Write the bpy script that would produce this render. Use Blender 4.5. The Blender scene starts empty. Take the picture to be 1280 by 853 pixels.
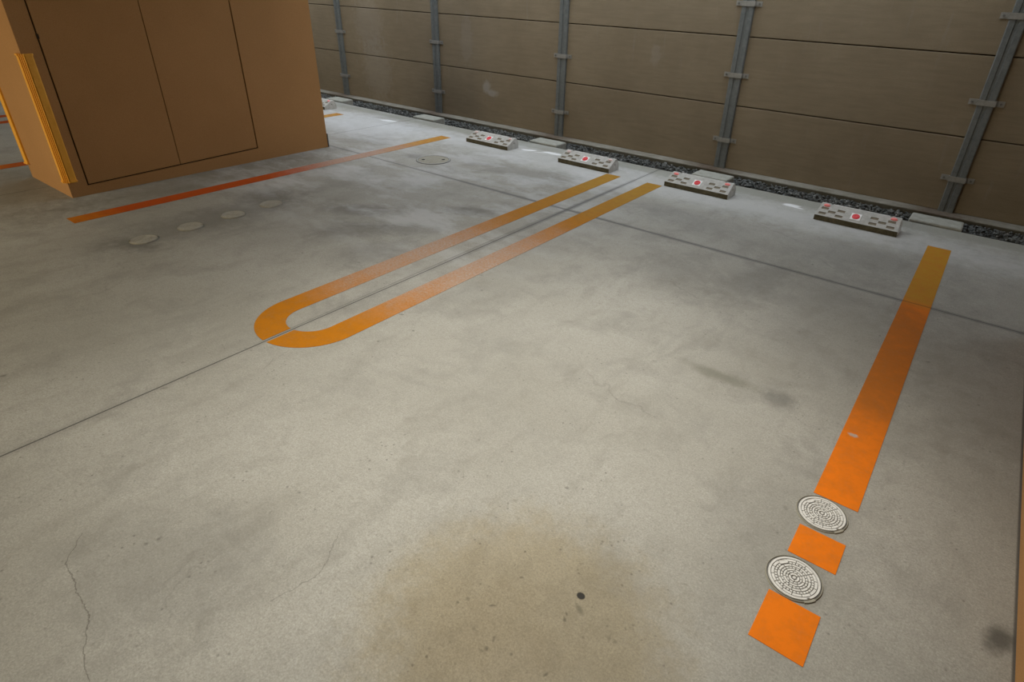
import bpy, bmesh, math, random
from mathutils import Vector, Matrix
random.seed(7)
S = bpy.context.scene
COL = S.collection
PI = math.pi

# ------------------------------------------------------------------ helpers
def link(o, parent=None):
    COL.objects.link(o)
    if parent is not None:
        o.parent = parent
    return o

def obj(name, bm, mats, parent=None, smooth=False, bevel=0.0, seg=2):
    bmesh.ops.recalc_face_normals(bm, faces=bm.faces)
    me = bpy.data.meshes.new(name)
    bm.to_mesh(me); bm.free()
    if not isinstance(mats, (list, tuple)):
        mats = [mats]
    for m in mats:
        me.materials.append(m)
    if smooth:
        for p in me.polygons: p.use_smooth = True
    o = bpy.data.objects.new(name, me)
    link(o, parent)
    if bevel:
        b = o.modifiers.new('bevel', 'BEVEL')
        b.width = bevel; b.segments = seg; b.limit_method = 'ANGLE'; b.angle_limit = math.radians(40)
    return o

def thing(name, label, cat, loc=(0, 0, 0), rotz=0, group=None):
    o = bpy.data.objects.new(name, None)
    o.empty_display_size = 0.1
    link(o)
    o.location = loc; o.rotation_euler = (0, 0, rotz)
    return tag(o, label, cat, group)

def tag(o, label, cat, group=None, kind=None):
    o['label'] = label; o['category'] = cat
    if group: o['group'] = group
    o['kind'] = kind or 'thing'
    return o

def struct(o):
    o['kind'] = 'structure'
    return o

def dup(root, loc, rotz, label):
    r = root.copy(); COL.objects.link(r)
    r.location = loc; r.rotation_euler = (0, 0, rotz); r['label'] = label
    for ch in list(root.children):
        c = ch.copy(); COL.objects.link(c); c.parent = r
        for g in ch.children:
            d = g.copy(); COL.objects.link(d); d.parent = c
    return r

def add_box(bm, x0, x1, y0, y1, z0, z1, mi=0):
    v = [bm.verts.new(p) for p in ((x0,y0,z0),(x1,y0,z0),(x1,y1,z0),(x0,y1,z0),(x0,y0,z1),(x1,y0,z1),(x1,y1,z1),(x0,y1,z1))]
    fs = []
    for f in ((0,3,2,1),(4,5,6,7),(0,1,5,4),(1,2,6,5),(2,3,7,6),(3,0,4,7)):
        fs.append(bm.faces.new([v[i] for i in f])); fs[-1].material_index = mi
    return fs

def box(x0, x1, y0, y1, z0, z1):
    bm = bmesh.new(); add_box(bm, x0, x1, y0, y1, z0, z1); return bm

def add_prism(bm, pts, z0, z1, mi=0):
    a = [bm.verts.new((p[0], p[1], z0)) for p in pts]
    b = [bm.verts.new((p[0], p[1], z1)) for p in pts]
    n = len(pts)
    f = [bm.faces.new(a[::-1]), bm.faces.new(b)]
    for i in range(n):
        f.append(bm.faces.new((a[i], a[(i+1) % n], b[(i+1) % n], b[i])))
    for q in f: q.material_index = mi

def add_ring(bm, r0, r1, z0, z1, a0=0.0, a1=2*PI, n=64, bev=0.0, mi=0, c=(0, 0)):
    """an annular sector with thickness; full circle when a1-a0 = 2 pi"""
    full = abs(a1 - a0 - 2*PI) < 1e-6
    m = n if full else n + 1
    prof = [(r0, z0), (r0 + bev, z1), (r1 - bev, z1), (r1, z0)]
    rows = []
    for i in range(m):
        a = a0 + (a1 - a0) * i / n
        rows.append([bm.verts.new((c[0] + r*math.cos(a), c[1] + r*math.sin(a), z)) for r, z in prof])
    for i in range(n):
        p, q = rows[i], rows[(i+1) % m]
        for k in range(4):
            f = bm.faces.new((p[k], q[k], q[(k+1) % 4], p[(k+1) % 4])); f.material_index = mi
    if not full:
        bm.faces.new(rows[0]).material_index = mi
        bm.faces.new(rows[-1][::-1]).material_index = mi

def add_disc(bm, r, z0, z1, n=48, c=(0, 0), mi=0):
    add_prism(bm, [(c[0] + r*math.cos(2*PI*i/n), c[1] + r*math.sin(2*PI*i/n)) for i in range(n)], z0, z1, mi)

# ------------------------------------------------------------------ material helper
class NT:
    def __init__(self, name):
        self.m = bpy.data.materials.new(name); self.m.use_nodes = True
        self.t = self.m.node_tree; self.t.nodes.clear()
        self.out = self.n('ShaderNodeOutputMaterial'); self.b = self.n('ShaderNodeBsdfPrincipled')
        self.l(self.b.outputs[0], self.out.inputs[0])
        self.co = self.n('ShaderNodeTexCoord').outputs['Object']
    def n(self, k, **kw):
        q = self.t.nodes.new(k)
        for a, v in kw.items(): setattr(q, a, v)
        return q
    def l(self, a, b): self.t.links.new(a, b)
    def put(self, sock, v):
        if hasattr(v, 'is_output'): self.l(v, sock)
        elif isinstance(v, (tuple, list)) and len(v) == 3 and sock.type == 'RGBA': sock.default_value = (*v, 1)
        else: sock.default_value = v
    def math(self, op, a, b=0.0, c=0.0, clamp=False):
        q = self.n('ShaderNodeMath', operation=op, use_clamp=clamp)
        self.put(q.inputs[0], a); self.put(q.inputs[1], b); self.put(q.inputs[2], c); return q.outputs[0]
    def vmath(self, op, a, b=(0, 0, 0)):
        q = self.n('ShaderNodeVectorMath', operation=op)
        self.put(q.inputs[0], a); self.put(q.inputs[1], b)
        return q.outputs['Value'] if op in ('LENGTH', 'DOT_PRODUCT', 'DISTANCE') else q.outputs[0]
    def noise(self, scale, detail=4, rough=0.55, vec=None, dist=0.0, color=False):
        q = self.n('ShaderNodeTexNoise'); self.l(vec or self.co, q.inputs['Vector'])
        q.inputs['Scale'].default_value = scale; q.inputs['Detail'].default_value = detail
        q.inputs['Roughness'].default_value = rough; q.inputs['Distortion'].default_value = dist
        return q.outputs['Color' if color else 0]
    def map(self, v, a, b, c=0.0, d=1.0, smooth=False):
        q = self.n('ShaderNodeMapRange')
        if smooth: q.interpolation_type = 'SMOOTHSTEP'
        self.put(q.inputs[0], v)
        for i, x in enumerate((a, b, c, d)): q.inputs[i+1].default_value = x
        return q.outputs[0]
    def mix(self, f, a, b, mode='MIX'):
        q = self.n('ShaderNodeMix', data_type='RGBA', blend_type=mode)
        self.put(q.inputs[0], f); self.put(q.inputs[6], a); self.put(q.inputs[7], b); return q.outputs[2]
    def scale(self, vec, s, loc=(0, 0, 0), rot=0.0, kind='POINT'):
        q = self.n('ShaderNodeMapping', vector_type=kind); self.l(vec, q.inputs[0])
        q.inputs[1].default_value = loc; q.inputs[2].default_value = (0, 0, rot); q.inputs[3].default_value = s
        return q.outputs[0]
    def sep(self, vec=None):
        q = self.n('ShaderNodeSeparateXYZ'); self.l(vec or self.co, q.inputs[0]); return q.outputs
    def bump(self, h, strength=0.3, dist=0.01):
        q = self.n('ShaderNodeBump'); self.put(q.inputs['Height'], h)
        q.inputs['Strength'].default_value = strength; q.inputs['Distance'].default_value = dist
        self.l(q.outputs[0], self.b.inputs['Normal'])
    def done(self, color, rough=0.8, metal=0.0, spec=0.3):
        self.put(self.b.inputs['Base Color'], color); self.put(self.b.inputs['Roughness'], rough)
        self.b.inputs['Metallic'].default_value = metal; self.b.inputs['Specular IOR Level'].default_value = spec
        return self.m

def speckle(name, c0, c1, scale=30, rough=0.8, metal=0.0, bump=0.15, spec=0.3, fine=220):
    t = NT(name)
    a = t.noise(scale, 6, 0.65); g = t.noise(fine, 2, 0.6)
    f = t.math('ADD', t.math('MULTIPLY', a, 0.6), t.math('MULTIPLY', g, 0.4))
    t.bump(f, bump, 0.004)
    return t.done(t.mix(t.map(f, 0.35, 0.65), c0, c1), rough, metal, spec)

# ------------------------------------------------------------------ concrete floor
SEAM_X, SEAM_Y, EDGE_Y = -2.407, 3.668, 5.245
def concrete_colour(t):
    """colour of the trowelled slab in metres (object space = world space); returns colour, height"""
    co = t.co
    warp = t.vmath('SCALE', t.vmath('SUBTRACT', t.noise(3.0, 4, 0.6, color=True), (0.5, 0.5, 0.5)))
    t.t.nodes[-1]
    for q in t.t.nodes:
        if q.type == 'VECT_MATH' and q.operation == 'SCALE': q.inputs['Scale'].default_value = 0.22
    wco = t.vmath('ADD', co, warp)
    cloud = t.noise(0.9, 5, 0.6, vec=co)
    blot = t.noise(3.5, 7, 0.68, vec=t.scale(wco, (1, 1, 1)))
    streak = t.noise(5.0, 6, 0.65, vec=t.scale(wco, (1.6, 0.55, 1), rot=0.35))
    grain = t.noise(190, 2, 0.7)
    mid = t.noise(46, 6, 0.75)
    c = t.mix(t.map(cloud, 0.32, 0.68), (0.35, 0.335, 0.292), (0.485, 0.472, 0.428))
    c = t.mix(t.map(blot, 0.48, 0.70, 0, 0.55), c, (0.23, 0.22, 0.195))
    c = t.mix(t.map(streak, 0.52, 0.74, 0, 0.45), c, (0.24, 0.225, 0.19))
    c = t.mix(t.map(mid, 0.46, 0.72, 0, 0.42), c, (0.26, 0.245, 0.21))
    rough_ = t.noise(120, 8, 0.82)
    c = t.mix(t.map(rough_, 0.46, 0.66, 0, 0.48), c, (0.20, 0.19, 0.16))
    c = t.mix(t.map(rough_, 0.30, 0.45, 0.18, 0), c, (0.62, 0.61, 0.57))
    c = t.mix(t.map(grain, 0.30, 0.70, 0.42, 0.0), c, (0.16, 0.15, 0.13))
    # pits and specks
    vo = t.n('ShaderNodeTexVoronoi'); t.l(wco, vo.inputs['Vector']); vo.inputs['Scale'].default_value = 9
    sp = t.math('MULTIPLY', t.map(vo.outputs['Distance'], 0.035, 0.09, 1, 0), t.map(t.noise(2.1, 3), 0.50, 0.60))
    c = t.mix(t.math('MULTIPLY', sp, 0.55), c, (0.09, 0.08, 0.07))
    vo2 = t.n('ShaderNodeTexVoronoi'); t.l(co, vo2.inputs['Vector']); vo2.inputs['Scale'].default_value = 34
    sp2 = t.math('MULTIPLY', t.map(vo2.outputs['Distance'], 0.06, 0.18, 1, 0), t.map(t.noise(6.1, 4), 0.50, 0.62))
    c = t.mix(t.math('MULTIPLY', sp2, 0.6), c, (0.10, 0.09, 0.08))
    # hairline cracks
    vc = t.n('ShaderNodeTexVoronoi', feature='DISTANCE_TO_EDGE'); t.l(t.vmath('ADD', co, t.vmath('MULTIPLY', warp, (1.6, 1.6, 0))), vc.inputs['Vector'])
    vc.inputs['Scale'].default_value = 0.85
    crack = t.math('MULTIPLY', t.map(vc.outputs['Distance'], 0.0015, 0.005, 1, 0), t.map(t.noise(1.3, 3), 0.52, 0.6))
    c = t.mix(t.math('MULTIPLY', crack, 0.22), c, (0.10, 0.09, 0.08))
    X, Y, Z = t.sep(); WX, WY, WZ = t.sep(wco)
    ragged = t.math('SUBTRACT', t.noise(11, 5, 0.7), 0.5)
    def stain_or_shading(cx, cy, rx, ry, rot, col, amt, soft=0.5, rag=0.9, mode='MIX'):
        nonlocal c
        d = t.vmath('LENGTH', t.scale(t.vmath('MULTIPLY', co, (1, 1, 0)), (rx, ry, 1), (cx, cy, 0), rot, 'TEXTURE'))
        d = t.math('MULTIPLY_ADD', ragged, rag, d)
        m = t.map(d, 1 - soft, 1 + soft * 0.4, amt, 0.0, True)
        c = t.mix(m, c, col, mode)
    def ringstain(cx, cy, r, w, col, amt, ymin=None):
        nonlocal c
        d = t.vmath('LENGTH', t.vmath('SUBTRACT', t.vmath('MULTIPLY', wco, (1, 1, 0)), (cx, cy, 0)))
        m = t.map(t.math('ABSOLUTE', t.math('SUBTRACT', d, r)), 0, w, amt, 0, True)
        c = t.mix(t.math('MULTIPLY', m, t.map(t.noise(2.6, 4), 0.45, 0.62)), c, col)
    dark = (0.12, 0.115, 0.105); white = (0.80, 0.81, 0.82)
    # tawny patch near the camera
    stain_or_shading(-0.57, 0.76, 0.46, 0.44, 0.0, (0.82, 0.73, 0.56), 0.90, 0.42, 0.70, 'MULTIPLY')
    stain_or_shading(-0.62, 0.70, 0.25, 0.22, 0.3, (0.76, 0.70, 0.60), 0.45, 0.8, 1.8, 'MULTIPLY')
    pits = t.n('ShaderNodeTexVoronoi'); t.l(wco, pits.inputs['Vector']); pits.inputs['Scale'].default_value = 30
    dd = t.vmath('DISTANCE', t.vmath('MULTIPLY', co, (1, 1, 0)), (-0.52, 0.85, 0))
    pm_ = t.math('MULTIPLY', t.map(pits.outputs['Distance'], 0.07, 0.20, 1, 0), t.math('MULTIPLY', t.map(dd, 0.25, 0.55, 1, 0), t.map(t.noise(9, 4), 0.46, 0.58)))
    c = t.mix(t.math('MULTIPLY', pm_, 0.7), c, (0.09, 0.075, 0.05))
    # oily smears by the double line and round covers; shade painted beside the pillars
    for a in ((-3.55, 2.62, 0.30, 0.13, 0.5, dark, 0.50), (-3.25, 2.35, 0.35, 0.16, 0.8, dark, 0.38), (-2.93, 3.15, 0.20, 0.12, 0.4, dark, 0.48),
              (-2.85, 2.15, 0.30, 0.22, 1.2, dark, 0.36), (-2.98, 2.62, 0.28, 0.14, 0.7, dark, 0.30), (-4.15, 1.85, 0.26, 0.85, 0.05, dark, 0.45),
              (-4.38, 2.35, 0.30, 0.25, 0.0, dark, 0.45), (-4.05, 1.28, 0.22, 0.10, 0.3, dark, 0.55), (-5.05, 2.4, 0.40, 1.5, 0, (0.10,0.09,0.07), 0.45), (-5.9, 1.1, 0.9, 0.5, 0, (0.10,0.09,0.07), 0.4),  # the brownish pair paints shade around the left pillar's foot
              (-0.62, 2.27, 0.20, 0.045, 0.0, (0.16, 0.155, 0.12), 0.62), (-0.36, 2.26, 0.085, 0.065, 0.6, dark, 0.55), (-0.85, 3.35, 0.16, 0.55, -0.2, dark, 0.32),
              (-1.25, 3.15, 0.28, 0.38, 0.5, dark, 0.26), (-0.3, 3.0, 0.5, 0.9, 0.2, dark, 0.20), (0.35, 2.9, 0.40, 1.0, 0.3, dark, 0.28), (-0.35, 4.2, 0.6, 0.30, 0.1, dark, 0.26),  # includes shade painted on the floor along the right side
              (-1.6, 4.1, 0.5, 0.25, -0.1, dark, 0.24), (-3.2, 4.25, 0.7, 0.22, 0.1, dark, 0.26), (-5.1, 4.85, 0.5, 0.12, 0.0, dark, 0.40), (-5.3, 4.2, 0.5, 0.2, 0.0, dark, 0.22),
              (0.455, 1.55, 0.035, 0.06, -0.4, (0.07, 0.065, 0.055), 0.8), (-4.42, 3.97, 0.12, 0.10, 0.4, dark, 0.40), (-2.2, 1.9, 0.5, 0.2, 0.9, dark, 0.16), (-1.5, 0.3, 0.35, 0.25, 0.4, dark, 0.25),
              (-0.10, 1.55, 0.24, 0.42, 0.0, dark, 0.22)):
        stain_or_shading(*a, soft=0.75, rag=1.5)
    def crackline(pts, amt):
        nonlocal c
        for (ax, ay), (bx, by) in zip(pts[:-1], pts[1:]):
            ln = math.hypot(bx - ax, by - ay); an = math.atan2(by - ay, bx - ax)
            u, v, _ = t.sep(t.scale(wcr, (1, 1, 1), ((ax + bx)/2, (ay + by)/2, 0), an, 'TEXTURE'))
            m = t.math('MULTIPLY', t.map(t.math('ABSOLUTE', v), 0.0006, 0.0022, amt, 0), t.map(t.math('ABSOLUTE', u), ln/2, ln/2 + 0.002, 1, 0))
            c = t.mix(m, c, (0.09, 0.08, 0.065))
    wn = t.n('ShaderNodeVectorMath', operation='SCALE'); wn.inputs['Scale'].default_value = 0.03
    t.l(t.vmath('SUBTRACT', t.noise(22, 4, 0.7, color=True), (0.5, 0.5, 0.5)), wn.inputs[0])
    wcr = t.vmath('ADD', co, wn.outputs[0])
    crackline([(-1.82, 0.20), (-1.74, 0.13), (-1.62, 0.115), (-1.50, 0.10), (-1.40, 0.05), (-1.27, 0.02)], 0.6)
    crackline([(-1.17, 0.42), (-1.14, 0.56), (-1.22, 0.68)], 0.4)
    # the round black spot
    stain_or_shading(-0.507, 0.962, 0.0135, 0.0115, 0.0, (0.012, 0.011, 0.010), 0.95, 0.25, 0.25)
    stain_or_shading(-0.487, 0.925, 0.025, 0.010, -0.5, (0.10, 0.09, 0.06), 0.6, 0.6, 1.4)
    # tyre scuff arcs
    for r in (1.05, 1.13, 1.20): ringstain(-1.95, 2.55, r, 0.03, dark, 0.16)
    pale = t.math('MULTIPLY', t.map(t.noise(2.3, 6, 0.66, vec=t.scale(wco, (0.6, 1.3, 1))), 0.46, 0.62), t.math('MULTIPLY', t.map(Y, 1.9, 2.6), t.map(X, -1.8, -2.6)))
    c = t.mix(t.math('MULTIPLY', pale, 0.45), c, (0.58, 0.585, 0.60))
    # pale laitance plus painted skylight towards the drain, white patches beside the wheel stops
    stain_or_shading(-2.6, 4.75, 5.2, 0.34, 0.0, (0.62, 0.63, 0.63), 0.45, 0.8, 1.4)
    stain_or_shading(-5.9, 4.5, 1.2, 0.5, 0.0, (0.66, 0.67, 0.68), 0.55, 0.7, 1.0)
    for a in ((-3.76, 4.955, 0.095, 0.034, 0.35), (-3.50, 5.02, 0.13, 0.045, 0.05), (-3.60, 4.97, 0.10, 0.012, 0.6), (-5.89, 4.91, 0.13, 0.05, 0.2), (-1.10, 5.00, 0.075, 0.04, 0.2), (-1.04, 4.97, 0.05, 0.014, 0.0)):
        stain_or_shading(*a, white, 0.9, soft=0.4, rag=0.5)
    # mossy band along the slab edge
    band = t.map(t.math('ADD', Y, t.math('MULTIPLY', ragged, 0.10)), 5.02, 5.08, 0, 0.6)
    c = t.mix(band, c, (0.27, 0.275, 0.235))
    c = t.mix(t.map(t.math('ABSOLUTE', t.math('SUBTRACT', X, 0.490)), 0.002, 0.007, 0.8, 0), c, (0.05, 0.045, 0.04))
    # saw-cut joints, with dirt rubbed along them
    jx = t.math('ABSOLUTE', t.math('SUBTRACT', X, SEAM_X)); jy = t.math('ABSOLUTE', t.math('SUBTRACT', Y, SEAM_Y))
    jl = t.math('ABSOLUTE', t.math('SUBTRACT', X, -5.75))
    wob = t.math('MULTIPLY', t.noise(7, 4, 0.7), 0.03)
    far = t.math('MULTIPLY', t.map(Y, 2.2, 3.6), t.map(Y, 4.2, 4.9, 1, 0.15))
    dirt = t.math('MULTIPLY', t.map(t.math('SUBTRACT', jx, wob), 0.0, 0.016, 1, 0), t.math('MULTIPLY_ADD', far, 0.45, 0.12))
    dirt2 = t.map(t.math('SUBTRACT', jy, wob), 0.0, 0.014, 0.50, 0)
    dirt2 = t.math('MULTIPLY', dirt2, t.map(X, -4.2, -3.4, 0.4, 1.0))
    c = t.mix(dirt, c, (0.10, 0.10, 0.10)); c = t.mix(dirt2, c, (0.11, 0.11, 0.11))
    near = t.math('MINIMUM', t.math('MINIMUM', jx, jl), jy)
    groove = t.map(near, 0.0025, 0.0045, 1, 0)
    c = t.mix(t.math('MULTIPLY', groove, 0.85), c, (0.05, 0.047, 0.043))
    # a second thin line beside the joint inside the double line
    j3 = t.math('ABSOLUTE', t.math('SUBTRACT', t.math('SUBTRACT', X, SEAM_X), t.map(Y, 1.0, 3.0, -0.012, -0.03)))
    l3 = t.math('MULTIPLY', t.map(j3, 0.002, 0.005, 0.5, 0), t.math('MULTIPLY', t.map(Y, 1.1, 1.2), t.map(Y, 3.0, 3.6, 1, 0)))
    c = t.mix(l3, c, (0.14, 0.135, 0.125))
    h = t.math('ADD', t.math('MULTIPLY', grain, 0.3), t.math('MULTIPLY', mid, 0.5))
    h = t.math('SUBTRACT', h, t.math('MULTIPLY', groove, 1.5))
    return c, h

def floor_material():
    t = NT('trowelled_concrete')
    c, h = concrete_colour(t)
    t.bump(h, 0.18, 0.004)
    return t.done(c, t.map(t.noise(2.2, 4), 0.3, 0.7, 0.62, 0.85), 0, 0.35)

def paint_material(name, base, far, wear_y=None, wear=0.25, near=None, grime=None, cut=(2.9, 4.4, 1.4), chip=None):
    """road paint in metres; yellower at the far end, rubbed thin around wear_y"""
    t = NT(name)
    X, Y, Z = t.sep()
    n1 = t.noise(14, 6, 0.7); n2 = t.noise(75, 6, 0.8); n3 = t.noise(2.5, 4, 0.6)
    f = t.map(t.math('ADD', Y, t.math('MULTIPLY', t.math('SUBTRACT', n3, 0.5), cut[2])), cut[0], cut[1])
    c = t.mix(f, base, far)
    if near: c = t.mix(t.map(t.math('ADD', Y, t.math('MULTIPLY', t.math('SUBTRACT', n3, 0.5), 0.3)), 1.25, 1.50, 1, 0), c, near)
    if grime:
        g = t.map(t.math('ABSOLUTE', t.math('SUBTRACT', t.math('ADD', Y, t.math('MULTIPLY', t.math('SUBTRACT', n3, 0.5), 1.2)), grime)), 0.2, 1.15, 0.70, 0.0, True)
        c = t.mix(t.math('MULTIPLY', g, t.map(n1, 0.25, 0.65, 0.65, 1.1), clamp=True), c, (0.16, 0.085, 0.022))
    c = t.mix(t.map(n1, 0.42, 0.72, 0, 0.5), c, (base[0]*0.62, base[1]*0.72, base[2]))
    w = t.map(t.math('ADD', t.math('MULTIPLY', n2, 0.55), t.math('MULTIPLY', n1, 0.45)), 0.50, 0.66, 0, wear)
    if wear_y:
        k = t.map(t.math('ABSOLUTE', t.math('SUBTRACT', t.math('ADD', Y, t.math('MULTIPLY', t.math('SUBTRACT', n3, 0.5), 0.9)), wear_y)), 0.15, 0.98, 0.72, 0.0, True)
        w = t.math('ADD', w, t.math('MULTIPLY', k, t.map(n2, 0.38, 0.62, 0.45, 1.25)), clamp=True)
    c = t.mix(w, c, (0.43, 0.37, 0.33))
    if chip:
        d = t.vmath('LENGTH', t.vmath('MULTIPLY', t.vmath('SUBTRACT', t.co, (*chip, 0)), (45, 75, 0)))
        c = t.mix(t.map(t.math('MULTIPLY_ADD', t.math('SUBTRACT', n2, 0.5), 2.2, d), 0.7, 0.95, 0.8, 0), c, (0.38, 0.36, 0.32))
    if cut[2] < 1: c = t.mix(t.map(t.math('ABSOLUTE', t.math('SUBTRACT', Y, SEAM_Y)), 0.003, 0.009, 0.55, 0), c, (0.07, 0.045, 0.02))
    t.bump(n2, 0.15, 0.003)
    return t.done(c, 0.8, 0, 0.15)

M = {}
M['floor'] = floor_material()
M['orange'] = paint_material('orange_road_paint', (0.78, 0.185, 0.006), (0.46, 0.225, 0.022), None, 0.06, grime=2.95, cut=(3.60, 3.74, 0.12), chip=(-0.050, 2.211))
M['amber'] = paint_material('worn_amber_road_paint', (0.45, 0.158, 0.004), (0.38, 0.205, 0.030), 2.45, 0.10)
M['red_orange'] = paint_material('red_orange_road_paint', (0.44, 0.072, 0.006), (0.48, 0.25, 0.05), 3.55, 0.04, near=(0.50, 0.16, 0.008))
M['wheel_stop'] = speckle('wheel_stop_concrete', (0.36, 0.35, 0.32), (0.55, 0.54, 0.51), 25, 0.85)
M['wheel_stop_side'] = speckle('grimy_mossy_shaded_concrete', (0.055, 0.048, 0.030), (0.17, 0.15, 0.095), 18, 0.9)  # front face: grime and moss, with its shade painted in
M['pad'] = speckle('dark_brown_pad', (0.17, 0.145, 0.105), (0.25, 0.215, 0.16), 30, 0.9)
M['reflect_white'] = speckle('white_reflector', (0.85, 0.85, 0.84), (0.92, 0.92, 0.92), 60, 0.4, bump=0.02)
M['reflect_red'] = speckle('red_reflector', (0.62, 0.012, 0.02), (0.85, 0.05, 0.06), 90, 0.35, bump=0.25, fine=400)
M['reflect_pink'] = speckle('faded_red_reflector', (0.90, 0.20, 0.19), (0.98, 0.32, 0.30), 60, 0.3, bump=0.05)
M['reflect_bleached'] = speckle('bleached_reflector', (0.66, 0.50, 0.48), (0.80, 0.62, 0.60), 60, 0.4, bump=0.05)
M['cast_faint'] = speckle('dust_covered_cast_iron', (0.33, 0.31, 0.265), (0.43, 0.41, 0.36), 40, 0.85, 0.0, 0.06)
M['cast'] = speckle('pale_painted_cast_iron', (0.60, 0.59, 0.565), (0.76, 0.75, 0.72), 60, 0.5, 0.0, 0.06, 0.5)
M['cast_dark'] = speckle('grimy_cast_iron', (0.10, 0.095, 0.085), (0.20, 0.19, 0.17), 60, 0.7)
M['cast_dusty'] = speckle('dusty_cast_iron', (0.34, 0.32, 0.27), (0.45, 0.43, 0.375), 60, 0.7, 0.0, 0.06)
M['hole'] = speckle('black_recess', (0.012, 0.011, 0.01), (0.02, 0.018, 0.016), 30, 0.9)
M['lid'] = speckle('yellowish_concrete_lid', (0.27, 0.255, 0.205), (0.37, 0.35, 0.29), 25, 0.85)
M['ring_steel'] = speckle('pale_steel_ring', (0.34, 0.34, 0.33), (0.46, 0.46, 0.45), 40, 0.6, 0.2)
M['slab'] = speckle('weathered_drain_slab', (0.27, 0.275, 0.24), (0.42, 0.42, 0.375), 16, 0.9, bump=0.3)
M['galv'] = speckle('galvanised_steel', (0.125, 0.138, 0.135), (0.20, 0.213, 0.208), 22, 0.6, 0.25, 0.08)
M['galv_bright'] = speckle('bright_zinc_strap', (0.23, 0.225, 0.205), (0.34, 0.33, 0.30), 22, 0.55, 0.25, 0.08)
M['yellow'] = speckle('amber_rubber', (0.80, 0.37, 0.030), (0.90, 0.44, 0.050), 20, 0.5, 0.0, 0.05, 0.4)
M['yellow_groove'] = speckle('dark_amber_groove', (0.36, 0.17, 0.02), (0.46, 0.22, 0.03), 30, 0.7)  # darker amber in the grooves between the ribs
M['ceiling'] = speckle('ceiling_board', (0.20, 0.18, 0.15), (0.26, 0.235, 0.20), 20, 0.9)
M['dark_wall'] = speckle('dark_maroon_wall', (0.040, 0.028, 0.028), (0.065, 0.045, 0.043), 12, 0.9)
M['soil'] = speckle('dark_soil', (0.03, 0.027, 0.022), (0.06, 0.053, 0.045), 20, 0.95)

def pillar_material():
    t = NT('brown_sprayed_render')
    n = t.noise(260, 3, 0.7); a = t.noise(1.2, 4, 0.6)
    c = t.mix(t.map(a, 0.3, 0.7), (0.44, 0.235, 0.092), (0.50, 0.268, 0.106))
    c = t.mix(t.map(n, 0.3, 0.7, 0.35, 0), c, (0.20, 0.085, 0.028))
    t.bump(n, 0.35, 0.004)
    return t.done(c, 0.85, 0, 0.25)
M['pillar'] = pillar_material()
M['joint'] = speckle('shadow_joint', (0.03, 0.018, 0.008), (0.05, 0.03, 0.014), 20, 0.9)

def panel_material():
    t = NT('brown_grey_precast_panel')
    co = t.co
    n = t.noise(240, 3, 0.7); a = t.noise(1.4, 5, 0.65); st = t.noise(7, 5, 0.65, vec=t.scale(co, (0.5, 1, 4.5)))
    vs = t.noise(5, 5, 0.7, vec=t.scale(co, (2.2, 1, 0.25)))
    c = t.mix(t.map(a, 0.3, 0.7), (0.275, 0.218, 0.142), (0.36, 0.29, 0.194))
    c = t.mix(t.map(st, 0.40, 0.75, 0, 0.45), c, (0.205, 0.158, 0.10))
    c = t.mix(t.map(n, 0.32, 0.68, 0.6, 0), c, (0.10, 0.078, 0.052))
    c = t.mix(t.map(vs, 0.60, 0.80, 0, 0.35), c, (0.30, 0.28, 0.25))
    rag = t.math('SUBTRACT', t.noise(16, 5, 0.7), 0.5)
    for cx, cz, rx, rz, amt in ((-5.23, 0.42, 0.07, 0.09, 0.5), (-5.13, 0.36, 0.10, 0.05, 0.5), (-7.3, 0.42, 0.35, 0.5, 0.16), (-7.4, 1.0, 0.35, 0.4, 0.14), (-5.55, 0.95, 0.12, 0.35, 0.12), (-2.95, 0.98, 0.07, 0.12, 0.15)):
        d = t.vmath('LENGTH', t.vmath('MULTIPLY', t.vmath('SUBTRACT', co, (cx, 0, cz)), (1/rx, 0, 1/rz)))
        c = t.mix(t.map(t.math('MULTIPLY_ADD', rag, 1.8, d), 0.5, 1.1, amt, 0, True), c, (0.42, 0.40, 0.37))
    t.bump(t.math('ADD', n, t.math('MULTIPLY', st, 0.4)), 0.3, 0.004)
    return t.done(c, 0.88, 0, 0.2)
M['panel'] = panel_material()

def curb_material():
    t = NT('weathered_kerb_concrete')
    a = t.noise(6, 6, 0.7); n = t.noise(160, 3, 0.7); X, Y, Z = t.sep()
    c = t.mix(t.map(a, 0.3, 0.7), (0.20, 0.185, 0.145), (0.36, 0.345, 0.30))
    c = t.mix(t.map(n, 0.3, 0.7, 0.3, 0), c, (0.10, 0.09, 0.07))
    rag = t.math('SUBTRACT', t.noise(9, 5, 0.7), 0.5)
    for px in (-8.05, -6.08, -4.09, -2.087, -0.087):      # rust washed off the posts
        d = t.math('MULTIPLY_ADD', rag, 0.5, t.math('ABSOLUTE', t.math('SUBTRACT', X, px - 0.05)))
        c = t.mix(t.map(d, 0.05, 0.38, 0.7, 0), c, (0.085, 0.050, 0.030))
    c = t.mix(t.map(Z, -0.072, -0.062, 0.78, 0), c, (0.075, 0.068, 0.045))   # mossy front
    t.bump(n, 0.3, 0.004)
    return t.done(c, 0.9, 0, 0.2)
M['kerb'] = curb_material()

def gravel_material():
    t = NT('mixed_gravel')
    n = t.noise(26, 2, 0.5); f = t.noise(200, 3)
    c = t.mix(t.map(n, 0.3, 0.7), (0.05, 0.054, 0.05), (0.20, 0.208, 0.20))
    c = t.mix(t.map(n, 0.66, 0.70), c, (0.46, 0.46, 0.44))
    c = t.mix(t.map(f, 0.3, 0.7, 0.25, 0), c, (0.03, 0.03, 0.03))
    return t.done(c, 0.85, 0, 0.3)
M['gravel'] = gravel_material()

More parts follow.
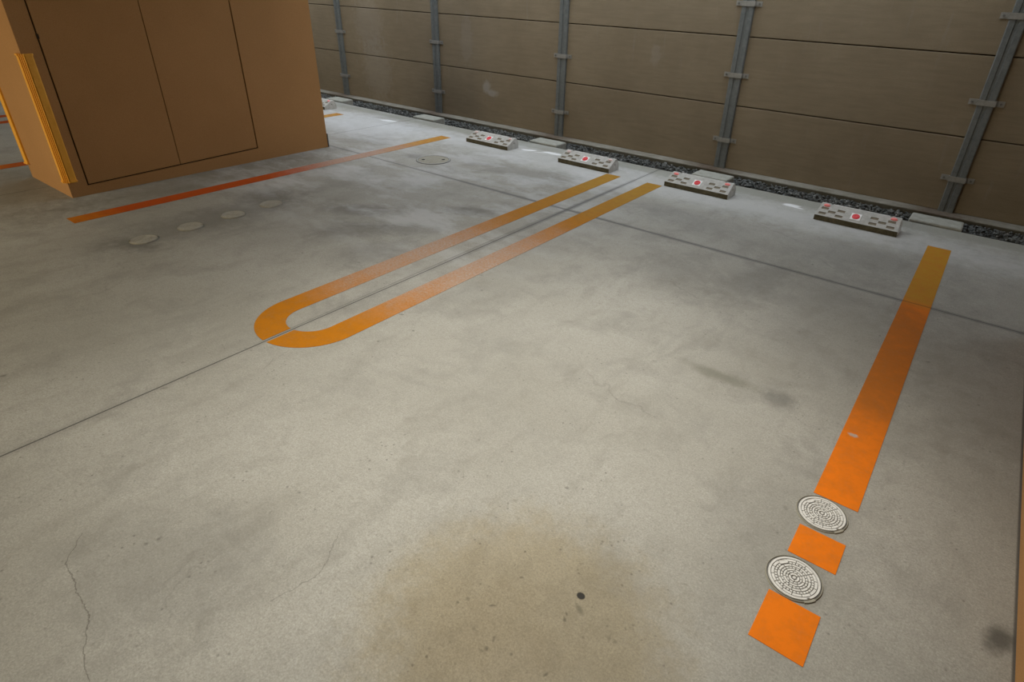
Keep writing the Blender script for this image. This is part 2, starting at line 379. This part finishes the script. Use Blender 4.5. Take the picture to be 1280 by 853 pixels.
# ------------------------------------------------------------------ the setting
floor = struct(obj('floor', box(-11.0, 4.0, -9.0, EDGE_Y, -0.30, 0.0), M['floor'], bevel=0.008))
struct(obj('ground', box(-11.0, 4.0, EDGE_Y, 6.4, -0.40, -0.108), M['soil']))
struct(obj('ceiling', box(-11.0, 4.0, -9.0, 4.45, 2.60, 2.85), M['ceiling']))
struct(obj('blocker_beam', box(-0.8, 4.0, 4.45, 4.90, 1.90, 2.85), M['ceiling']))  # unseen low beam added to cut skylight on the right
struct(obj('blocker_roof', box(-0.15, 4.0, 4.90, 6.4, 2.50, 2.85), M['ceiling']))  # unseen roof added to darken the right end of the fence
struct(obj('trim_1', box(-11.0, 4.0, 5.825, 6.10, -0.109, -0.060), M['kerb'], bevel=0.006))
struct(obj('wall_left', box(-11.2, -11.0, -9.0, 5.80, -0.30, 2.85), M['dark_wall']))
struct(obj('added_wall_front', box(-11.2, 4.2, -9.2, -9.0, -0.30, 2.85), M['dark_wall']))  # unseen wall added to shut out daylight from behind the camera
struct(obj('wall_right', box(4.0, 4.2, -9.0, 5.80, -0.30, 2.85), M['pillar']))

# gravel strip between slab and kerb
bm = bmesh.new()
ico = [Vector(v.co) for v in bmesh.ops.create_icosphere(bm, subdivisions=1, radius=1.0)['verts']]
tri = [[v.index for v in f.verts] for f in (bm.verts.index_update() or bm.faces)]
bm.clear()
for i in range(5200):
    x = random.uniform(-9.6, 1.4); y = random.uniform(EDGE_Y + 0.03, 5.81)
    if random.random() < 0.55: y = random.uniform(5.60, 5.81)
    if 5.22 < y < 5.48 and any(a - 0.03 < x < b + 0.03 for a, b in ((-7.60, -7.25), (-5.83, -5.47), (-3.99, -3.63), (-2.09, -1.75), (-0.285, 0.07))): continue
    r = random.uniform(0.008, 0.018); z = -0.104 + random.random() * 0.018
    R = Matrix.Rotation(random.random() * 6.3, 3, Vector((random.random() - .5, random.random() - .5, random.random() - .5)).normalized())
    s = Vector((r * random.uniform(.8, 1.4), r * random.uniform(.7, 1.1), r * random.uniform(.6, .9)))
    vs = [bm.verts.new(Vector((x, y, z)) + R @ Vector((p.x*s.x, p.y*s.y, p.z*s.z))) for p in ico]
    for f in tri: bm.faces.new([vs[k] for k in f])
tag(obj('gravel', bm, M['gravel'], smooth=False), 'loose dark grey gravel filling the drain strip below the fence', 'gravel', kind='stuff')

# ------------------------------------------------------------------ the fence
FY = 5.969
fence = thing('panel_fence', 'tall brown-grey precast panel fence with galvanised posts behind the wheel stops', 'fence', (0, FY, -0.06))
posts_x = [-10.05, -8.05, -6.08, -4.09, -2.087, -0.087, 1.913]
def panel_bm(x0, x1, z0, z1):
    bm = bmesh.new(); add_box(bm, x0, x1, 0.0, 0.06, z0, z1); return bm
for i in range(6):
    for k in range(4):
        z0 = 0.603 * k + (0.004 if k else 0.0); z1 = 0.603 * (k + 1) - 0.004
        p = obj('panel', panel_bm(posts_x[i] + 0.002, posts_x[i+1] - 0.002, z0, z1), M['panel'], fence, bevel=0.005)
back = obj('backing_sheet', box(posts_x[0], posts_x[-1], 0.05, 0.075, 0.0, 2.40), M['joint'], fence)
def post_bm():
    bm = bmesh.new()
    # hat-shaped section: two flanges with a shallow groove between them
    prof = [(-0.055, -0.001), (-0.055, -0.026), (-0.048, -0.030), (-0.014, -0.030), (-0.009, -0.022), (0.009, -0.022), (0.014, -0.030), (0.048, -0.030), (0.055, -0.026), (0.055, -0.001)]
    add_prism(bm, prof, 0.0, 2.48); return bm
def bracket_bm():
    bm = bmesh.new()
    add_box(bm, -0.058, 0.058, -0.037, -0.030, -0.021, 0.021)
    for s in (-1, 1):
        x = sorted((s*0.055, s*0.063)); add_box(bm, *x, -0.037, -0.006, -0.021, 0.021)
        x = sorted((s*0.058, s*0.118)); add_box(bm, *x, -0.008, -0.001, -0.021, 0.021)
        c = []
        for q in range(6):
            a = q * PI / 3; c.append((s*0.095 + 0.009*math.cos(a), 0.009*math.sin(a)))
        lo = [bm.verts.new((x_, -0.008, z_)) for x_, z_ in c]; hi = [bm.verts.new((x_, -0.016, z_)) for x_, z_ in c]
        bm.faces.new(hi).material_index = 1
        for q in range(6): bm.faces.new((lo[q], lo[(q+1) % 6], hi[(q+1) % 6], hi[q])).material_index = 1
    return bm
pm = post_bm(); p0 = obj('post', pm, M['galv'], fence); p0.location = (posts_x[0], 0, 0)
for z in (0.275, 0.875, 1.476, 2.08):
    b = obj('bracket', bracket_bm(), [M['galv_bright'], M['cast_dark']], p0); b.location = (0, 0, z)
for x in posts_x[1:]:
    p = p0.copy(); COL.objects.link(p); p.parent = fence; p.location = (x, 0, 0)
    for ch in list(p0.children):
        c = ch.copy(); COL.objects.link(c); c.parent = p

# ------------------------------------------------------------------ painted lines
def line_rect(x0, x1, y0, y1):
    return box(x0, x1, y0, y1, 0.0003, 0.0018)
def u_line(cx, y0, y1, ri, ro, gap=0.0, gx=0.0):
    """a double line joined by a half-round front end, cut by the joint where gap > 0"""
    bm = bmesh.new(); cy = y0 + ro; n = 40
    for s in (-1, 1):
        out, inn = [], []
        for i in range(n + 1):
            a = -PI/2 + s * (PI/2) * i / n
            g = (gx - cx if gap else 0.0) + s * gap
            px = ro * math.cos(a); py = cy + ro * math.sin(a)
            out.append((px if s*px > s*g else g, py)); px = ri * math.cos(a); inn.append((px if s*px > s*g else g, cy + ri * math.sin(a)))
        out.append((s*ro, y1)); inn.append((s*ri, y1))
        lo_o = [bm.verts.new((cx + p[0], p[1], 0.0003)) for p in out]; hi_o = [bm.verts.new((cx + p[0], p[1], 0.0018)) for p in out]
        lo_i = [bm.verts.new((cx + p[0], p[1], 0.0003)) for p in inn]; hi_i = [bm.verts.new((cx + p[0], p[1], 0.0018)) for p in inn]
        for i in range(len(out) - 1):
            bm.faces.new((hi_o[i], hi_o[i+1], hi_i[i+1], hi_i[i])); bm.faces.new((lo_o[i], lo_o[i+1], lo_i[i+1], lo_i[i]))
            bm.faces.new((hi_o[i], hi_o[i+1], lo_o[i+1], lo_o[i])); bm.faces.new((hi_i[i], hi_i[i+1], lo_i[i+1], lo_i[i]))
        bm.faces.new((hi_o[-1], hi_i[-1], lo_i[-1], lo_o[-1])); bm.faces.new((hi_o[0], hi_i[0], lo_i[0], lo_o[0]))
    return bm
tag(obj('parking_line', u_line(-2.42, 1.157, 4.755, 0.135, 0.280, 0.014, SEAM_X), M['amber']), 'worn amber double parking line with a rounded front end along the floor joint', 'parking line')
tag(obj('parking_line', line_rect(-0.091, 0.051, 1.795, 4.752), M['orange']), 'long straight orange parking line running from the fence to the small covers', 'parking line')
tag(obj('painted_square', line_rect(-0.089, 0.051, 1.488, 1.622), M['orange']), 'small orange painted square between the two pale round covers', 'parking line')
tag(obj('painted_square', line_rect(-0.091, 0.052, 1.143, 1.317), M['orange']), 'larger orange painted block in front of the nearer pale cover', 'parking line')
tag(obj('parking_line', line_rect(-4.862, -4.722, 1.190, 4.785), M['red_orange']), 'narrow red-orange parking line beside the brown pillar', 'parking line')
tag(obj('parking_line', line_rect(-6.69, -6.55, 1.10, 4.76), M['red_orange']), 'red-orange parking line meeting the far corner of the brown pillar', 'parking line')
tag(obj('parking_line', u_line(-8.84, 1.157, 4.755, 0.115, 0.255), M['red_orange']), 'distant double parking line seen past the left edge of the pillar', 'parking line')

# ------------------------------------------------------------------ small round covers
def lid_bm(label=True):
    bm = bmesh.new(); r = 0.0705
    add_disc(bm, r - 0.001, 0.0012, 0.0035, 64, mi=1)                    # dark ground of the pattern
    add_ring(bm, 0.0635, r, 0.0030, 0.0062, n=72, bev=0.0006)            # solid rim
    def arcs(r0, r1, n, gap, skip=None):
        for i in range(n):
            a0 = 2*PI*i/n + gap/(r0 + r1); a1 = 2*PI*(i+1)/n - gap/(r0 + r1); am = (a0 + a1)/2
            if skip and abs((am - skip + PI) % (2*PI) - PI) < 0.24: continue
            add_ring(bm, r0, r1, 0.0030, 0.0060, a0, a1, max(2, 48//n), 0.0004)
    la = PI/2
    arcs(0.0545, 0.0620, 14, 0.0024, la)
    arcs(0.0468, 0.0526, 34, 0.0026, la)
    arcs(0.0385, 0.0446, 11, 0.0024)
    arcs(0.0312, 0.0364, 22, 0.0026)
    arcs(0.0235, 0.0292, 7, 0.0024)
    arcs(0.0165, 0.0214, 11, 0.0026)
    arcs(0.0085, 0.0142, 3, 0.0030)
    add_disc(bm, 0.0045, 0.003, 0.006, 16)
    # oblong maker's plate with a raised border, and the lifting slot
    add_box(bm, -0.013, 0.013, 0.0480, 0.0605, 0.003, 0.0050)
    for x0, x1, y0, y1 in ((-0.013, 0.013, 0.0592, 0.0605), (-0.013, 0.013, 0.0480, 0.0493), (-0.013, -0.0117, 0.048, 0.0605), (0.0117, 0.013, 0.048, 0.0605)):
        add_box(bm, x0, x1, y0, y1, 0.005, 0.0062)
    add_box(bm, 0.004*-1, 0.004, -0.0695, -0.0655, 0.0055, 0.0066, 1)
    return bm
def frame_bm():
    bm = bmesh.new()
    add_ring(bm, 0.0715, 0.0745, 0.0003, 0.0026, n=72, mi=1)
    add_ring(bm, 0.0742, 0.0780, 0.0003, 0.0052, n=72, bev=0.0012)
    # lug of the frame beside the lifting slot
    add_ring(bm, 0.0715, 0.0800, 0.0003, 0.0050, -PI/2 - 0.22, -PI/2 + 0.22, 10, 0.001)
    return bm
def small_cover(label, loc, rot, top, dark, side):
    t = thing('access_cover', label, 'drain cover', loc, rot, 'small round access covers')
    for nm, bm, mats in (('frame', frame_bm(), [side, dark]), ('lid', lid_bm(), [top, dark])):
        for v in bm.verts: v.co.x *= 1.035; v.co.y *= 1.035
        obj(nm, bm, mats, t)
    return t
R0 = math.atan2(0.035, -0.04) - PI/2
small_cover('pale round cast cover between the long orange line and the small orange square', (-0.043, 1.710, 0), R0 + 0.1, M['cast'], M['cast_dark'], M['lid'])
bpy.data.objects['access_cover'].children
c2 = small_cover('pale round cast cover between the two orange painted squares', (-0.044, 1.398, 0), R0, M['cast'], M['cast_dark'], M['lid'])
d0 = small_cover('dusty round cover nearest the camera in the row beside the pillar', (-4.095, 1.355, 0), 1.2, M['cast_dusty'], M['cast_dusty'], M['lid'])
dup(d0, (-4.108, 1.655, 0), 0.3, 'dusty round cover second from the camera in the row beside the pillar')
dup(d0, (-4.121, 1.960, 0), 2.1, 'dusty round cover third from the camera in the row beside the pillar')
d3 = dup(d0, (-4.135, 2.265, 0), 0.9, 'faint dusty round cover farthest from the camera in the row beside the pillar')
for ch in d3.children:
    for sl in ch.material_slots:
        sl.link = 'OBJECT'; sl.material = M['cast_faint']

# the larger concrete-filled cover
mh = thing('manhole_cover', 'larger round concrete-filled manhole cover with two dark holes near the fence', 'manhole cover', (-4.185, 3.995, 0), math.atan2(0.221, 0.23))
bm = bmesh.new(); add_ring(bm, 0.148, 0.160, 0.0003, 0.006, n=80, bev=0.001); obj('frame', bm, M['ring_steel'], mh)
bm = bmesh.new(); add_ring(bm, 0.160, 0.166, 0.0002, 0.0022, n=80); obj('gap', bm, M['cast_dark'], mh)
bm = bmesh.new(); add_disc(bm, 0.1440, 0.0003, 0.0045, 64); add_ring(bm, 0.1440, 0.1482, 0.0003, 0.0030, n=72, mi=1); obj('lid', bm, [M['lid'], M['cast_dark']], mh)
for x in (-0.095, 0.095):
    bm = bmesh.new(); add_disc(bm, 0.016, 0.0046, 0.0056, 20, (x, 0)); obj('lifting_hole', bm, M['hole'], mh)

# ------------------------------------------------------------------ wheel stops
WL, WD = 0.575, 0.185
def wheel_stop_bm():
    bm = bmesh.new()
    A = Vector((0, 0.0, 0.040)); B = Vector((0, 0.132, 0.100))         # slope from the front lip up to the ridge
    sl = B - A; nrm = Vector((0, -sl.z, sl.y)).normalized()
    ch = 0.010
    def P(u, v, d=0.0):
        w = WL - 2 * ch * v
        p = A + sl * v + nrm * d
        return Vector(((u - 0.5) * w, p.y, p.z))
    ur = [(0.032, 0.122), (0.135, 0.225), (0.240, 0.330), (0.650, 0.740), (0.752, 0.842), (0.858, 0.948)]
    vr = [(0.13, 0.29), (0.34, 0.50), (0.55, 0.71)]
    us = sorted({0.0, 1.0, *[x for p in ur for x in p]}); vs = sorted({0.0, 1.0, *[x for p in vr for x in p]})
    rec = set()
    for ci, (a, b) in enumerate(ur):
        for ri, (c, d) in enumerate(vr):
            if (ci % 3 == 1) == (ri == 1): rec.add((a, c))
    grid = {(u, v): bm.verts.new(P(u, v)) for u in us for v in vs}
    for i in range(len(us) - 1):
        for j in range(len(vs) - 1):
            q = [(us[i], vs[j]), (us[i+1], vs[j]), (us[i+1], vs[j+1]), (us[i], vs[j+1])]
            if (us[i], vs[j]) in rec:
                low = [bm.verts.new(P(*k, -0.004)) for k in q]
                f = bm.faces.new(low); f.material_index = 2
                for k in range(4):
                    f = bm.faces.new((grid[q[k]], grid[q[(k+1) % 4]], low[(k+1) % 4], low[k])); f.material_index = 2
            else:
                bm.faces.new([grid[k] for k in q])
    hw = WL / 2; ht = hw - ch
    v0 = [bm.verts.new(p) for p in ((-hw, 0.002, 0), (hw, 0.002, 0))]
    top0 = [grid[(u, 0.0)] for u in us]; rid = [grid[(u, 1.0)] for u in us]
    f = bm.faces.new([v0[0], v0[1]] + top0[::-1]); f.material_index = 1
    bk = [bm.verts.new(p) for p in ((-ht, 0.160, 0.100), (ht, 0.160, 0.100), (-hw, WD - 0.002, 0.046), (hw, WD - 0.002, 0.046), (-hw, WD, 0.0), (hw, WD, 0.0))]
    bm.faces.new(rid + [bk[1], bk[0]])
    bm.faces.new((bk[0], bk[1], bk[3], bk[2])); bm.faces.new((bk[2], bk[3], bk[5], bk[4]))
    left = [v0[0], grid[(0.0, 0.0)]] + [grid[(0.0, v)] for v in vs[1:]] + [bk[0], bk[2], bk[4]]
    right = [v0[1], grid[(1.0, 0.0)]] + [grid[(1.0, v)] for v in vs[1:]] + [bk[1], bk[3], bk[5]]
    ends = [bm.faces.new(left), bm.faces.new(right)]
    bm.faces.new((v0[0], v0[1], bk[5], bk[4]))
    bmesh.ops.recalc_face_normals(bm, faces=bm.faces)
    for v in bm.verts: v.co.y -= 0.0
    return bm, P
def slope_frame(P, u, v, d):
    """matrix placing local xy on the slope at (u, v)"""
    o = P(u, v, d); n = Vector((0, -0.060, 0.132)).normalized(); y = Vector((0, 0.132, 0.060)).normalized()
    return Matrix(((1, 0, n.x, o.x), (0, y.y, n.y, o.y), (0, y.z, n.z, o.z), (0, 0, 0, 1)))
WS_LABELS = {
    -7.245: 'pale wheel stop half hidden behind the brown pillar',
    -4.195: 'worn grey wheel stop behind the larger round manhole cover',
    -2.985: 'grey wheel stop just left of the far end of the double line',
    -1.846: 'grey wheel stop just right of the far end of the double line',
    -0.583: 'grey wheel stop nearest the long straight orange line',
}
ws0 = None
for x, lab in WS_LABELS.items():
    if ws0 is None:
        bm, P = wheel_stop_bm()
        ws0 = thing('wheel_stop', lab, 'wheel stop', (x, 4.775, 0), 0, 'concrete wheel stops along the fence')
        o = obj('block', bm, [M['wheel_stop'], M['wheel_stop_side'], M['pad']], ws0, bevel=0.003)
        r = obj('centre_reflector', box(-0.035, 0.035, -0.036, 0.036, 0, 0.003), M['reflect_white'], ws0, bevel=0.001)
        r.matrix_local = slope_frame(P, 0.480, 0.44, 0.0003)
        bm = bmesh.new()
        add_disc(bm, 0.0235, 0.003, 0.0065, 28); add_ring(bm, 0.0125, 0.0155, 0.0060, 0.0085, n=24, bev=0.0005)
        for v in bm.verts: v.co.x *= 1.12; v.co.y *= 1.22
        obj('lens', bm, M['reflect_red'], r, bevel=0.001)
        for u in (0.078, 0.915):
            bm = bmesh.new(); bmesh.ops.create_uvsphere(bm, u_segments=20, v_segments=10, radius=1.0)
            for v in bm.verts: v.co = Vector((v.co.x*0.024, v.co.y*0.0155, v.co.z*0.010))
            q = obj('corner_reflector', bm, M['reflect_pink'], ws0, smooth=True); q.matrix_local = slope_frame(P, u, 0.86, 0.0)
        for u in (-0.205, 0.205):
            bm = bmesh.new(); add_disc(bm, 0.0085, 0.0995, 0.1025, 16, (u, 0.147)); obj('anchor_bolt', bm, M['cast_dark'], ws0)
        for s in (-1, 1):
            bm = bmesh.new(); add_disc(bm, 0.013, -0.001, 0.001, 16); q = obj('end_hole', bm, M['hole'], ws0)
            q.matrix_local = Matrix.Translation((s * (WL/2 - 0.0055), 0.115, 0.048)) @ Matrix.Rotation(PI/2, 4, 'Y')
    else:
        w = dup(ws0, (x, 4.775, 0), 0, lab)
        if x < -2.5:                                            # the two left stops: reflectors bleached by the sun
            for ch in w.children:
                if ch.name.startswith('corner_reflector'):
                    ch.material_slots[0].link = 'OBJECT'; ch.material_slots[0].material = M['reflect_bleached']
                    ch['label'] = 'bleached pinkish reflector'

# ------------------------------------------------------------------ concrete slabs laid over the drain strip
sl_labels = [(-7.60, -7.25, 'concrete drain slab lying farthest left beside the pillar'), (-5.83, -5.47, 'concrete drain slab lying left of the worn wheel stop'),
             (-3.99, -3.63, 'concrete drain slab lying between the two wheel stops left of the double line'), (-2.09, -1.75, 'concrete drain slab tucked behind the wheel stop right of the double line'),
             (-0.285, 0.070, 'concrete drain slab lying right of the wheel stop near the straight orange line')]
for x0, x1, lab in sl_labels:
    w = (x1 - x0) / 2
    o = obj('drain_slab', box(-w, w, 0, 0.20, 0, 0.127), M['slab'], bevel=0.012)
    o.location = ((x0 + x1)/2, 5.252, -0.107); o.rotation_euler = (0, 0, random.uniform(-0.015, 0.02))
    tag(o, lab, 'concrete slab', 'concrete slabs over the drain strip')

# ------------------------------------------------------------------ pillars
def pillar(name, label, xa, xb, face, doors):
    """clad building pillar from xa to xb; face = +1 when its door side looks towards +x"""
    y0, y1, H = 1.383, 3.625, 2.578
    t = thing(name, label, 'pillar', ((xa + xb)/2, (y0 + y1)/2, 0))
    cx, cy = (xa + xb)/2, (y0 + y1)/2
    q = 0.012
    def at(x0, x1, ya, yb, z0, z1): return box(x0 - cx, x1 - cx, ya - cy, yb - cy, z0, z1)
    obj('core', at(xa + q, xb - q, y0 + q, y1 - q, 0.0, H), M['joint'], t)
    def side(bm, pts, xs):      # pts in (y, z)
        lo = [bm.verts.new((xs[0] - cx, p[0] - cy, p[1])) for p in pts]; hi = [bm.verts.new((xs[1] - cx, p[0] - cy, p[1])) for p in pts]
        bm.faces.new(lo); bm.faces.new(hi)
        for i in range(len(pts)): bm.faces.new((lo[i], lo[(i+1) % len(pts)], hi[(i+1) % len(pts)], hi[i]))
    bm = bmesh.new()
    add_box(bm, xa - cx, xb - cx, y0 - cy, y0 + q - cy, 0, H); add_box(bm, xa - cx, xb - cx, y1 - q - cy, y1 - cy, 0, H)
    back = (xa, xa + q) if face > 0 else (xb - q, xb); fr = (xb - q, xb) if face > 0 else (xa, xa + q)
    add_box(bm, back[0] - cx, back[1] - cx, y0 + q - cy, y1 - q - cy, 0, H)
    g = 0.005
    if doors:
        ya, ym, yb, zt = 1.507, 2.192, 2.884, 2.12
        zb = lambda y: 0.075 + (y - ya) * 0.0298
        side(bm, [(y0 + q, 0), (ya - g, 0), (ya - g, H), (y0 + q, H)], fr)
        side(bm, [(yb + g, 0), (y1 - q, 0), (y1 - q, H), (yb + g, H)], fr)
        side(bm, [(ya - g, 0), (yb + g, 0), (yb + g, zb(yb) - g), (ya - g, zb(ya) - g)], fr)
        side(bm, [(ya - g, zt + g), (yb + g, zt + g), (yb + g, H), (ya - g, H)], fr)
    else:
        side(bm, [(y0 + q, 0), (y1 - q, 0), (y1 - q, H), (y0 + q, H)], fr)
    obj('cladding', bm, M['pillar'], t)
    if doors:
        d1 = bmesh.new(); side(d1, [(ya + g, zb(ya) + g), (ym - g*.6, zb(ym) + g), (ym - g*.6, zt - g), (ya + g, zt - g)], fr)
        o1 = obj('door', d1, M['pillar'], t)
        d2 = bmesh.new(); side(d2, [(ym + g*.6, zb(ym) + g), (yb - g, zb(yb) + g), (yb - g, zt - g), (ym + g*.6, zt - g)], fr)
        obj('door', d2, M['pillar'], t)
        bm = bmesh.new(); xx = fr[1] - cx
        add_box(bm, xx - 0.002, xx + 0.006, ya - 0.006 - cy, ya + 0.008 - cy, 1.075, 1.105)
        obj('hinge', bm, M['joint'], o1)
    return t
pillar('pillar', 'large brown rendered pillar with flush double doors at the left', -6.13, -5.309, 1, True)
pillar('pillar', 'brown rendered pillar whose foot shows at the lower right edge', 0.493, 1.315, -1, False)

# small dark plate at the far foot of the pillar
bm = bmesh.new(); add_box(bm, 0, 0.018, 0, 0.012, 0, 0.13)
o = obj('corner_plate', bm, M['cast_dark'], bevel=0.003); o.location = (-5.322, 3.6255, 0.0)
tag(o, 'small dark plate fixed at the far foot of the brown pillar', 'plate')

def guard(name, label, cx, cy, flip):
    """padded corner guard: L section with a bevelled, ribbed nose; local corner at origin, legs along -x and +y"""
    t = thing(name, label, 'corner guard', (cx, cy, 0.115))
    if flip: t.scale = (1, 1, 1)
    T = 0.016
    def outline(grow=0.0):
        w = 0.060 + grow*0.6; g = T + grow
        p = [(-w, 0.0), (-w, -g*0.75), (-w + 0.008, -g)]
        a, b = Vector((-0.016, -g)), Vector((g, 0.016))
        p.append(tuple(a))
        d = b - a; n = Vector((d.y, -d.x)).normalized()
        for k in range(4):                                     # four ribs across the bevel
            for f, h in ((0.08, 0.005), (0.50, 0.005), (0.62, -0.004), (0.96, -0.004)):
                q = a + d * ((k + f) / 4.0) + n * (h + grow*0.4); p.append((q.x, q.y))
        p.append(tuple(b)); p += [(g, w - 0.008), (g*0.75, w), (0.0, w), (0.0, 0.0)]
        return p
    def place(pts): return [(-x, y) for x, y in pts] if flip else pts
    bm = bmesh.new(); add_prism(bm, place(outline()), 0.008, 0.862)
    bm.faces.ensure_lookup_table()
    for k in range(4): bm.faces[2 + 3 + 4*k + 3].material_index = 1            # the grooves between the ribs
    obj('pad', bm, [M['yellow'], M['yellow_groove']], t)
    for z in (0.0, 0.862):
        bm = bmesh.new(); add_prism(bm, place(outline(0.005)), z, z + 0.012); obj('end_cap', bm, M['yellow'], t)
    return t
guard('corner_guard', 'ribbed amber corner guard on the near right corner of the brown pillar', -5.309, 1.383, False)
guard('corner_guard', 'amber corner guard on the far left corner of the brown pillar', -6.13, 1.383, True)

# ------------------------------------------------------------------ light
W = bpy.data.worlds.new('daylight'); S.world = W; W.use_nodes = True
bg = W.node_tree.nodes['Background']
bg.inputs[0].default_value = (0.86, 0.93, 1.0, 1); bg.inputs[1].default_value = 3.0

def area(name, loc, sx, sy, power, col, rot=(0, 0, 0), spread=180):
    l = bpy.data.lights.new(name, 'AREA'); l.shape = 'RECTANGLE'; l.size = sx; l.size_y = sy
    l.energy = power; l.color = col; l.spread = math.radians(spread)
    o = bpy.data.objects.new(name, l); COL.objects.link(o); o.location = loc; o.rotation_euler = rot
    return o
def spot(name, loc, power, col, cone, blend, rad, aim=(0, 0, -1)):
    l = bpy.data.lights.new(name, 'SPOT'); l.energy = power; l.color = col
    l.spot_size = math.radians(cone); l.spot_blend = blend; l.shadow_soft_size = rad
    o = bpy.data.objects.new(name, l); COL.objects.link(o); o.location = loc
    o.rotation_euler = Vector(aim).to_track_quat('-Z', 'Y').to_euler()
    return o
spot('ceiling_downlight', (-1.12, 1.48, 2.55), 300, (1.0, 0.968, 0.875), 101, 1.0, 0.12, (-0.05, -0.01, -1))
area('pillar_fill_light', (-5.4, -4.2, 2.58), 1.2, 0.25, 480, (1.0, 0.88, 0.64))  # unseen fill light added to brighten the left pillar's near face

# ------------------------------------------------------------------ camera
cam = bpy.data.cameras.new('camera'); co = bpy.data.objects.new('camera', cam); COL.objects.link(co)
r = Vector((0.799829352529575, 0.5993430223430392, 0.032572202885776974))
u = Vector((-0.31614441777411995, 0.3745265236692208, 0.8716550867048912))
f = Vector((-0.5102212401913347, 0.7074728437452281, -0.48903625777712684))
co.matrix_world = Matrix(((r.x, u.x, -f.x, 0), (r.y, u.y, -f.y, 0), (r.z, u.z, -f.z, 1.5), (0, 0, 0, 1)))
cam.sensor_fit = 'HORIZONTAL'; cam.sensor_width = 36.0
cam.lens = 740.8746417714576 * 36.0 / 1280.0
cam.shift_x = -32.07997511041823 / 1280.0
cam.shift_y = -29.644319494725323 / 1280.0
cam.clip_start = 0.02
S.camera = co

S.view_settings.view_transform = 'Standard'
S.view_settings.look = 'None'
S.view_settings.exposure = 0.0
S.view_settings.gamma = 1.0
S.view_settings.use_curve_mapping = False
